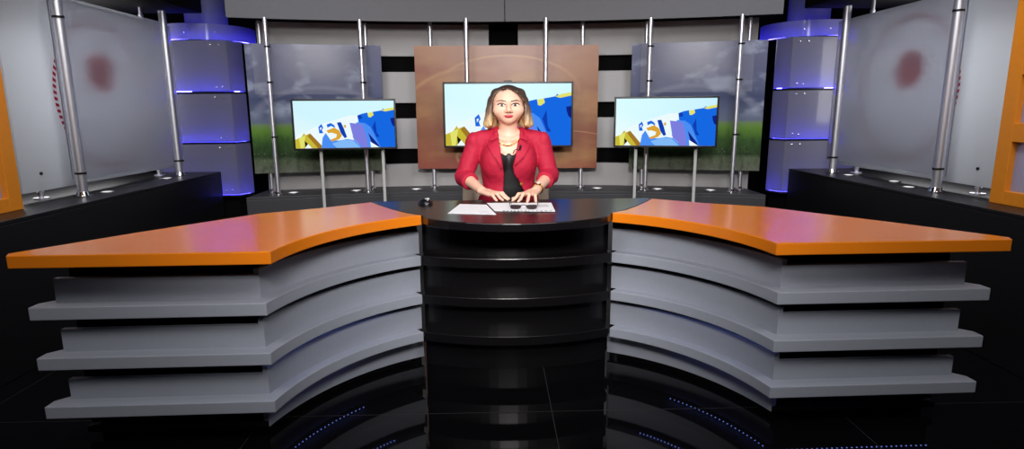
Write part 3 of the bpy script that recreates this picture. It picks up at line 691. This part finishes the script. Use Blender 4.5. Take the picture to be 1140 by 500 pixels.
# ------------------------------------------------------------------ organic surfaces: smooth distance field to mesh
class Field:
    def __init__(s, lo, hi, h):
        s.lo = np.array(lo, float); s.h = h; s.n = np.ceil((np.array(hi) - s.lo) / h).astype(int) + 1
        s.F = np.full(s.n, 1.0, np.float32); s.ax = [s.lo[i] + h * np.arange(s.n[i]) for i in range(3)]
    def region(s, lo, hi):
        a = np.clip(np.floor((np.array(lo) - s.lo) / s.h).astype(int), 0, s.n); b = np.clip(np.ceil((np.array(hi) - s.lo) / s.h).astype(int) + 1, 0, s.n)
        sl = tuple(slice(a[i], b[i]) for i in range(3))
        X, Y, Z = np.meshgrid(*[s.ax[i][sl[i]] for i in range(3)], indexing='ij'); return sl, X, Y, Z
    def merge(s, sl, d, k, sub=False):
        A = s.F[sl]
        if A.size == 0: return
        if sub: d = -d; A = -A; d, A = d * -1, A * -1; r = np.maximum(A, -d); 
        if sub:
            h = np.clip(.5 - .5 * (A + d) / k, 0, 1); s.F[sl] = A * (1 - h) + (-d) * h + k * h * (1 - h)
        else:
            h = np.clip(.5 + .5 * (A - d) / k, 0, 1); s.F[sl] = A * (1 - h) + d * h - k * h * (1 - h)
    def cap(s, a, b, r0, r1=None, k=.01, sub=False):
        r1 = r0 if r1 is None else r1; a, b = np.array(a, float), np.array(b, float); m = max(r0, r1) + k + 3 * s.h
        sl, X, Y, Z = s.region(np.minimum(a, b) - m, np.maximum(a, b) + m)
        ba = b - a; t = np.clip(((X - a[0]) * ba[0] + (Y - a[1]) * ba[1] + (Z - a[2]) * ba[2]) / (ba @ ba), 0, 1)
        d = np.sqrt((X - a[0] - t * ba[0]) ** 2 + (Y - a[1] - t * ba[1]) ** 2 + (Z - a[2] - t * ba[2]) ** 2) - (r0 + (r1 - r0) * t)
        s.merge(sl, d.astype(np.float32), k, sub)
    def ell(s, c, r, k=.01, sub=False):
        c, r = np.array(c, float), np.array(r, float); m = k + 3 * s.h
        sl, X, Y, Z = s.region(c - r - m, c + r + m)
        x, y, z = (X - c[0]) / r[0], (Y - c[1]) / r[1], (Z - c[2]) / r[2]
        k0 = np.sqrt(x * x + y * y + z * z); k1 = np.sqrt((x / r[0]) ** 2 + (y / r[1]) ** 2 + (z / r[2]) ** 2) + 1e-6
        s.merge(sl, (k0 * (k0 - 1) / k1).astype(np.float32), k, sub)
    def custom(s, lo, hi, fn, k=.006, sub=True):
        sl, X, Y, Z = s.region(lo, hi); s.merge(sl, fn(X, Y, Z).astype(np.float32), k, sub)
    def mesh(s, name):
        F = s.F.copy(); F[0], F[-1] = np.maximum(F[0], .01), np.maximum(F[-1], .01); F[:, 0] = np.maximum(F[:, 0], .01); F[:, -1] = np.maximum(F[:, -1], .01)
        F[:, :, 0] = np.maximum(F[:, :, 0], .01); F[:, :, -1] = np.maximum(F[:, :, -1], .01)
        I = F < 0; n = np.array(F.shape) - 1
        cnt = np.zeros(n, np.int8)
        for dx in (0, 1):
            for dy in (0, 1):
                for dz in (0, 1): cnt += I[dx:dx + n[0], dy:dy + n[1], dz:dz + n[2]]
        c = np.argwhere((cnt > 0) & (cnt < 8)); idx = -np.ones(n, np.int64); idx[tuple(c.T)] = np.arange(len(c))
        acc = np.zeros((len(c), 3)); num = np.zeros(len(c))
        for axis in range(3):
            o1, o2 = [i for i in range(3) if i != axis]
            for u in (0, 1):
                for v in (0, 1):
                    off = np.zeros(3, int); off[o1] = u; off[o2] = v; p = c + off; q = p.copy(); q[:, axis] += 1
                    fa, fb = F[tuple(p.T)], F[tuple(q.T)]; cr = (fa < 0) != (fb < 0)
                    t = np.where(cr, fa / np.where(fa == fb, 1, fa - fb), 0); w_ = off + 0.0
                    P = np.tile(w_, (len(c), 1)); P[:, axis] = t; acc += P * cr[:, None]; num += cr
        V = s.lo + (c + acc / num[:, None]) * s.h
        Q = []
        for axis in range(3):
            o1, o2 = [(1, 2), (2, 0), (0, 1)][axis]
            sl0 = [slice(None)] * 3; sl1 = [slice(None)] * 3; sl0[axis] = slice(0, -1); sl1[axis] = slice(1, None)
            a, b = I[tuple(sl0)], I[tuple(sl1)]
            e = np.argwhere(a != b); e = e[(e[:, o1] > 0) & (e[:, o2] > 0) & (e[:, o1] < n[o1]) & (e[:, o2] < n[o2])]
            flip = a[tuple(e.T)]
            def g(d1, d2): p = e.copy(); p[:, o1] -= d1; p[:, o2] -= d2; return idx[tuple(p.T)]
            q = np.stack([g(1, 1), g(0, 1), g(0, 0), g(1, 0)], 1); q[~flip] = q[~flip][:, ::-1]; Q.append(q)
        Q = np.concatenate(Q); me = bpy.data.meshes.new(name); me.from_pydata(V.tolist(), [], Q.tolist()); me.update(); return me
def organic(name, fld, m, parent, iters=3, shape=None):
    me = fld.mesh(name)
    if shape:
        for v in me.vertices: v.co.x = shape(v.co)
    me.update(); o = link(name, me, m, parent, smooth=True)
    if iters:
        q = o.modifiers.new('relax', 'SMOOTH'); q.iterations = iters; q.factor = .5
    return o
def bvh(me): return BVHTree.FromPolygons([v.co[:] for v in me.vertices], [p.vertices[:] for p in me.polygons])
def patch(name, pts, tree, m, parent, off=.002, th=.003, cuts=2, smooth_pts=True, dirn=(0, 1, 0)):
    """a thin raised piece whose outline (x, z) is laid on the surface found along +y"""
    pts = [Vector(p) for p in pts]
    if smooth_pts:
        n = len(pts); q = []
        for i in range(n):
            p0, p1_, p2_, p3 = pts[i - 1], pts[i], pts[(i + 1) % n], pts[(i + 2) % n]
            for k in range(5):
                t_ = k / 5; q.append(.5 * ((2 * p1_) + (-p0 + p2_) * t_ + (2 * p0 - 5 * p1_ + 4 * p2_ - p3) * t_ * t_ + (-p0 + 3 * p1_ - 3 * p2_ + p3) * t_ ** 3))
        pts = q
    bm = BM(); f = bm.faces.new([bm.verts.new((p.x, 0, p.y)) for p in pts])
    bmesh.ops.triangulate(bm, faces=[f])
    for _ in range(cuts): bmesh.ops.subdivide_edges(bm, edges=[e for e in bm.edges if e.calc_length() > .006], cuts=1, use_grid_fill=False); bmesh.ops.triangulate(bm, faces=bm.faces[:])
    for v in bm.verts:
        h = tree.ray_cast(Vector((v.co.x, -1, v.co.z)), Vector((0, 1, 0)))
        v.co.y = (h[0].y if h[0] else 0) - off
    bmesh.ops.recalc_face_normals(bm, faces=bm.faces[:])
    if sum(f.normal.y for f in bm.faces) > 0: bmesh.ops.reverse_faces(bm, faces=bm.faces[:])
    me = bpy.data.meshes.new(name); bm.to_mesh(me); bm.free(); o = link(name, me, m, parent, smooth=True)
    s_ = o.modifiers.new('thick', 'SOLIDIFY'); s_.thickness = th; s_.offset = -.2
    return o

# ------------------------------------------------------------------ the presenter (local: x right, y back, z world height)
PX, PY = -.028, 3.37
person = thing('person', 'seated woman in a red blazer over a black top at the desk', 'person', (PX, PY, 0))
DZ = TOPZ
fld = Field((-.34, -.45, .50), (.34, .2, 1.40), .0036)
A = fld
# torso under the clothes
A.ell((0, .03, .98), (.145, .095, .15), .03); A.ell((0, .03, .83), (.125, .085, .16), .04); A.ell((0, .04, .62), (.165, .12, .13), .04)
A.cap((-.14, .035, 1.065), (.14, .035, 1.065), .042, .042, .04)
A.ell((-.07, -.05, .97), (.055, .05, .055), .03); A.ell((.07, -.05, .97), (.055, .05, .055), .03)
# neck and head
A.cap((0, .03, 1.07), (0, .012, 1.22), .054, .047, .03)
A.ell((0, .012, 1.289), (.080, .092, .083), .02); A.ell((0, -.022, 1.238), (.069, .068, .064), .03); A.ell((0, -.066, 1.195), (.026, .022, .021), .03)
for sx in (-1, 1):
    A.ell((sx * .046, -.048, 1.244), (.030, .028, .028), .02); A.ell((sx * .083, .012, 1.262), (.010, .020, .031), .006)
    A.ell((sx * .033, -.097, 1.273), (.020, .014, .013), .012, True)
    A.ell((sx * .0125, -.096, 1.238), (.009, .009, .0075), .006)
    A.cap((sx * .06, .03, 1.10), (sx * .13, .035, 1.08), .026, .026, .03)
    A.cap((sx * .02, -.048, 1.085), (sx * .09, -.016, 1.10), .006, .006, .03)
A.cap((0, -.085, 1.278), (0, -.106, 1.245), .0085, .0115, .01)
A.cap((-.016, -.085, 1.213), (.016, -.085, 1.213), .0075, .0075, .008)
# arms: shoulder, elbow, wrist
ARM = {-1: dict(sh=(-.19, .03, 1.055), el=(-.250, .0, .875), wr=(-.150, -.215, .826)), 1: dict(sh=(.19, .03, 1.055), el=(.230, .0, .880), wr=(.138, -.235, .826))}
def hand(W, d, side, spread, lens, z_k, sp_l, thumb):
    """palm down on the desk: W wrist, d heading, side = +1 when the thumb lies left of the heading seen from above"""
    W = np.array(W); d = np.array([d[0], d[1], 0.0]); d /= np.linalg.norm(d); l = np.array([-d[1], d[0], 0]) * side
    base = [.034, .012, -.010, -.030]; K = []
    for i in range(4):
        k = W + d * (.082 - abs(i - 1.2) * .004) + l * base[i]; k[2] = z_k; K.append(k)
        A.cap(W + l * base[i] * .5 + np.array([0, 0, -.002]), k, .0145, .0118, .008)
    for i in range(4):
        a = math.radians(spread[i]); f = d * math.cos(a) + l * math.sin(a); L_ = lens[i]
        p1 = K[i] + f * L_ * .45; p1[2] = z_k + .004 - .004 * (i == 3); p2 = p1 + f * L_ * .32; p2[2] = DZ + .017; p3 = p2 + f * L_ * .23; p3[2] = DZ + .0085
        A.cap(K[i], p1, .0100, .0088, .004); A.cap(p1, p2, .0088, .0080, .003); A.cap(p2, p3, .0080, .0068, .003)
    t0 = W + d * .028 + l * .022 + np.array([0, 0, -.006]); f = d * math.cos(thumb) + l * math.sin(thumb)
    t1 = t0 + f * .042; t1[2] = DZ + .018; f2 = d * math.cos(thumb - .3) + l * math.sin(thumb - .3); t2 = t1 + f2 * .030; t2[2] = DZ + .012; t3 = t2 + f2 * .022; t3[2] = DZ + .0095
    A.cap(t0, t1, .015, .0105, .006); A.cap(t1, t2, .0102, .0092, .003); A.cap(t2, t3, .0092, .0075, .003)
    return K
for sx in (-1, 1):
    q = ARM[sx]; A.cap(q['sh'], q['el'], .042, .036, .02); A.cap(q['el'], q['wr'], .037, .0235, .012)
hand(ARM[-1]['wr'], (.80, -.60), 1, (10, 3, -4, -13), (.070, .078, .072, .058), DZ + .034, 0, .75)
hand(ARM[1]['wr'], (-.50, -.866), -1, (22, 6, -12, -32), (.074, .080, .074, .060), DZ + .036, 0, 1.05)
widen = lambda c: c.x * (1 + .10 * min(1, max(0, (c.z - 1.14) / .05)))
body = organic('body', fld, M['skin'], person, 2, widen)
tree = bvh(body.data)

# face details laid on the skin
for sx in (-1, 1):
    E0 = (sx * .036, 1.272)
    def eo(pts): return [(E0[0] + sx * x * 1.12, E0[1] + z * 1.08) for x, z in pts]
    patch('eyelid', eo([(-.020, .000), (-.010, .010), (.004, .013), (.018, .008), (.022, .001), (.0, .004)]), tree, M['eyeshadow'], person, .0006, .002)
    patch('eye', eo([(-.015, -.001), (-.006, .0042), (.006, .0042), (.0165, .0015), (.006, -.0040), (-.006, -.0042)]), tree, M['eyewhite'], person, .0012, .002)
    patch('iris', eo([(.0060 * math.cos(a), .0000 + .0046 * math.sin(a)) for a in [2 * PI * k / 8 for k in range(8)]]), tree, M['iris'], person, .0022, .002)
    patch('eyelash', eo([(-.017, .000), (-.006, .0056), (.006, .0060), (.0195, .0025), (.0205, .0045), (.006, .0080), (-.007, .0074)]), tree, M['lash'], person, .003, .002)
    patch('eyelash', eo([(-.012, -.0045), (.0, -.0056), (.012, -.0035), (.0, -.0066)]), tree, M['brow'], person, .002, .0015)
    patch('eyebrow', eo([(-.020, .0195), (-.006, .0232), (.011, .0250), (.027, .0165), (.011, .0208), (-.006, .0188), (-.019, .0160)]), tree, M['brow'], person, .001, .0025)
    patch('nostril', [(sx * .0075 + .0035 * math.cos(a), 1.2318 + .0018 * math.sin(a)) for a in [2 * PI * k / 8 for k in range(8)]], tree, M['brow'], person, .0006, .001)
patch('lips', [(-.0240, 1.2165), (-.012, 1.2195), (-.0045, 1.2215), (0, 1.2200), (.0045, 1.2215), (.012, 1.2195), (.0240, 1.2165), (.014, 1.2065), (0, 1.2040), (-.014, 1.2065)], tree, M['lip'], person, .0012, .004)
patch('mouth_line', [(-.021, 1.2148), (0, 1.2134), (.021, 1.2148), (0, 1.2122)], tree, M['lash'], person, .0038, .001)

# hair: a chin-length bob with the face left open
H = Field((-.17, -.15, 1.12), (.17, .17, 1.42), .0036)
H.ell((0, .016, 1.286), (.088, .108, .097), .02)
for sx in (-1, 1):
    H.cap((sx * .060, -.010, 1.335), (sx * .083, -.012, 1.245), .026, .026, .02); H.cap((sx * .083, -.012, 1.245), (sx * .103, -.024, 1.172), .027, .024, .02)
    H.cap((sx * .065, .045, 1.29), (sx * .090, .04, 1.175), .040, .035, .03); H.cap((sx * .099, -.03, 1.20), (sx * .088, -.048, 1.165), .014, .007, .012)
H.ell((0, .07, 1.22), (.095, .05, .075), .03)
H.cap((-.022, -.062, 1.350), (-.066, -.060, 1.300), .011, .013, .014); H.cap((-.022, -.062, 1.350), (.040, -.062, 1.338), .011, .012, .014); H.cap((.040, -.062, 1.338), (.070, -.056, 1.295), .012, .013, .014)
def face_hole(X, Y, Z):
    wdt = np.where(Z > 1.25, .080, .080 - (1.25 - Z) * .10); xx = X + .010 * np.clip((Z - 1.28) / .07, 0, 1); e = np.sqrt((xx / wdt) ** 2 + (np.maximum(Z - 1.25, 0) / .106) ** 2)
    return np.maximum((e - 1) * .07, Y + .012 - .03 * 0)
H.custom((-.17, -.15, 1.12), (.17, .17, 1.42), face_hole, .010)
H.custom((-.17, -.15, 1.12), (.17, .17, 1.42), lambda X, Y, Z: np.maximum(np.sqrt(X ** 2 + ((Y - .02) * 1.0) ** 2) - .058, Z - 1.22), .006)
hair = organic('hair', H, M['hair'], person, 2, lambda c: c.x * 1.10)

# black top and blazer
T = Field((-.2, -.2, .70), (.2, .2, 1.10), .005)
T.ell((0, .03, .98), (.150, .103, .158), .03); T.ell((0, .03, .83), (.130, .090, .18), .04); T.ell((-.067, -.048, .97), (.058, .053, .058), .03); T.ell((.067, -.048, .97), (.058, .053, .058), .03)
T.custom((-.2, -.2, .7), (.2, .2, 1.1), lambda X, Y, Z: -(Z - (1.006 + .006 * np.cos(X * 160))) * -1 * -1, .003)
black_top = organic('black_top', T, M['top'], person, 2)

J = Field((-.35, -.22, .66), (.35, .18, 1.17), .0042)
J.ell((0, .03, .98), (.165, .118, .165), .03); J.ell((0, .03, .85), (.145, .106, .16), .05); J.ell((0, .035, .70), (.185, .135, .13), .06)
J.ell((-.072, -.046, .965), (.068, .056, .08), .05); J.ell((.072, -.046, .965), (.068, .056, .08), .05)
J.cap((-.15, .035, 1.075), (.15, .035, 1.075), .048, .048, .03)
for sx in (-1, 1):
    q = ARM[sx]; J.cap((sx * .06, .035, 1.118), (sx * .165, .035, 1.092), .032, .030, .03)
    J.ell((sx * .196, .022, 1.082), (.036, .044, .040), .005)
    el = np.array(q['el']); wr = np.array(q['wr']); sh = np.array(q['sh']); J.cap(sh, el + (0, 0, .004), .050, .050, .018); cf = el + (wr - el) * .36; J.cap(el, cf, .053, .047, .012)
    dv = (wr - el) / np.linalg.norm(wr - el)
    J.custom(np.minimum(cf, cf + dv * .1) - .08, np.maximum(cf, cf + dv * .1) + .08, lambda X, Y, Z, cf=cf, dv=dv: np.maximum(-((X - cf[0]) * dv[0] + (Y - cf[1]) * dv[1] + (Z - cf[2]) * dv[2]) + .0, np.sqrt((X - cf[0]) ** 2 + (Y - cf[1]) ** 2 + (Z - cf[2]) ** 2) - .08), .004)
    # collar rising round the neck
    J.cap((sx * .066, -.02, 1.115), (sx * .060, .05, 1.135), .014, .014, .014)
OPENL = [(1.17, -.062), (1.13, -.058), (1.01, -.046), (.935, -.034), (.90, -.030), (.80, -.034), (.66, -.034)]
OPENR = [(1.17, .070), (1.13, .066), (1.01, .040), (.94, .022), (.90, .030), (.86, .055), (.80, .085), (.66, .12)]
def opening(X, Y, Z):
    zl = [p[0] for p in OPENL[::-1]]; xl = np.interp(Z, zl, [p[1] for p in OPENL[::-1]])
    xr = np.interp(Z, [p[0] for p in OPENR[::-1]], [p[1] for p in OPENR[::-1]])
    return np.maximum(np.maximum(xl - X, X - xr), Y - np.where(Z > 1.10, .055, .0))
J.custom((-.35, -.22, .66), (.35, .18, 1.17), opening, .004)
jacket = organic('blazer', J, M['jacket'], person, 2)
ct = bpy.data.textures.new('cloth_creases', 'CLOUDS'); ct.noise_scale = .05; ct.noise_depth = 2
cm = jacket.modifiers.new('creases', 'DISPLACE'); cm.texture = ct; cm.strength = .008; cm.mid_level = .3; cm.texture_coords = 'LOCAL'
jt = bvh(jacket.data)
for sx, edge in ((-1, OPENL), (1, OPENR)):
    ed = lambda z: float(np.interp(z, [p[0] for p in edge[::-1]], [p[1] for p in edge[::-1]]))
    tip = .925 if sx < 0 else .942
    patch('lapel', [(ed(1.09) + sx * .004, 1.09), (ed(1.065) + sx * .055, 1.064), (sx * .112, 1.066), (sx * .118, 1.052), (sx * .075, .985), (ed(tip) + sx * .008, tip), (ed(.98) + sx * .001, .98), (ed(1.03) + sx * .001, 1.03)], jt, M['jacket'], person, .008, .009, 3, False)
    patch('collar', [(ed(1.13) + sx * .002, 1.128), (sx * .09, 1.115), (sx * .108, 1.082), (ed(1.07) + sx * .05, 1.076), (ed(1.095) + sx * .004, 1.094)], jt, M['jacket'], person, .008, .009, 3, False)
h = jt.ray_cast(Vector((.068, -1, .842)), Vector((0, 1, 0)))[0]
obj('button', cyl(BM(), h + Vector((0, -.006, 0)), h, .008, .009, 18), M['gold'], person, smooth=True)
# lapel microphone
h = jt.ray_cast(Vector((.058, -1, 1.03)), Vector((0, 1, 0)))[0] + Vector((0, -.012, 0))
bm = BM(); cyl(bm, h, h + Vector((.004, -.004, .022)), .0055, seg=12); ball(bm, h + Vector((.004, -.004, .024)), .0068, 12); tube(bm, [h, h + Vector((-.016, 0, .006)), h + Vector((-.03, .004, -.002)), h + Vector((-.036, .006, -.018))], .0022, 6)
obj('lapel_microphone', bm, M['bezel'], person, smooth=True)
# necklace, ear stud, watch, ring
pts = []
for k in range(25):
    x = -.056 + .112 * k / 24; z = 1.052 + 9.5 * x * x + .006 * x / .056
    hh = tree.ray_cast(Vector((x, -1, z)), Vector((0, 1, 0)))[0]
    pts.append((x, (hh.y if hh else -.05) - .003, z))
bm = BM(); tube(bm, pts, .0022, 6)
for p in pts[6:19]: ball(bm, p, .0042, 8)
obj('necklace', bm, M['gold'], person, smooth=True)
for sx in (-1, 1): obj('ear_stud', ball(BM(), (sx * .092, -.010, 1.232), .0055, 10), M['pearl'], person, smooth=True)
wr, el = Vector(ARM[1]['wr']), Vector(ARM[1]['el']); d = (el - wr).normalized(); c = wr + d * .03
qn = d.to_track_quat('Z', 'Y'); bm = BM()
ringp = [c + qn @ Vector((math.cos(a) * .0275, math.sin(a) * .0275, 0)) for a in [2 * PI * k / 24 for k in range(25)]]
tube(bm, ringp, .005, 8)
nup = (Vector((0, -.55, .8)) - d * Vector((0, -.55, .8)).dot(d)).normalized()
wt = obj('watch', bm, M['gold'], person, smooth=True)
obj('dial', cyl(BM(), c + nup * .026, c + nup * .034, .015, .0135, 24), M['gold'], wt, smooth=True)
obj('glass_face', cyl(BM(), c + nup * .034, c + nup * .0348, .0115, seg=24), M['pearl'], wt)
# trousers and shoes below the desk
G = Field((-.24, -.62, .02), (.24, .2, .72), .011)
G.ell((0, .04, .60), (.19, .135, .13), .05)
for sx in (-1, 1):
    G.cap((sx * .10, .02, .575), (sx * .105, -.36, .565), .088, .068, .03); G.cap((sx * .105, -.36, .555), (sx * .10, -.33, .10), .064, .042, .02)
organic('trousers', G, M['trouser'], person, 2)
for sx in (-1, 1):
    G = Field((sx * .10 - .07, -.56, -.02), (sx * .10 + .07, -.24, .14), .007)
    G.cap((sx * .10, -.33, .075), (sx * .10, -.32, .035), .036, .034, .02); G.cap((sx * .10, -.33, .035), (sx * .10, -.48, .028), .034, .026, .02)
    organic('shoe', G, M['bezel'], person, 2)
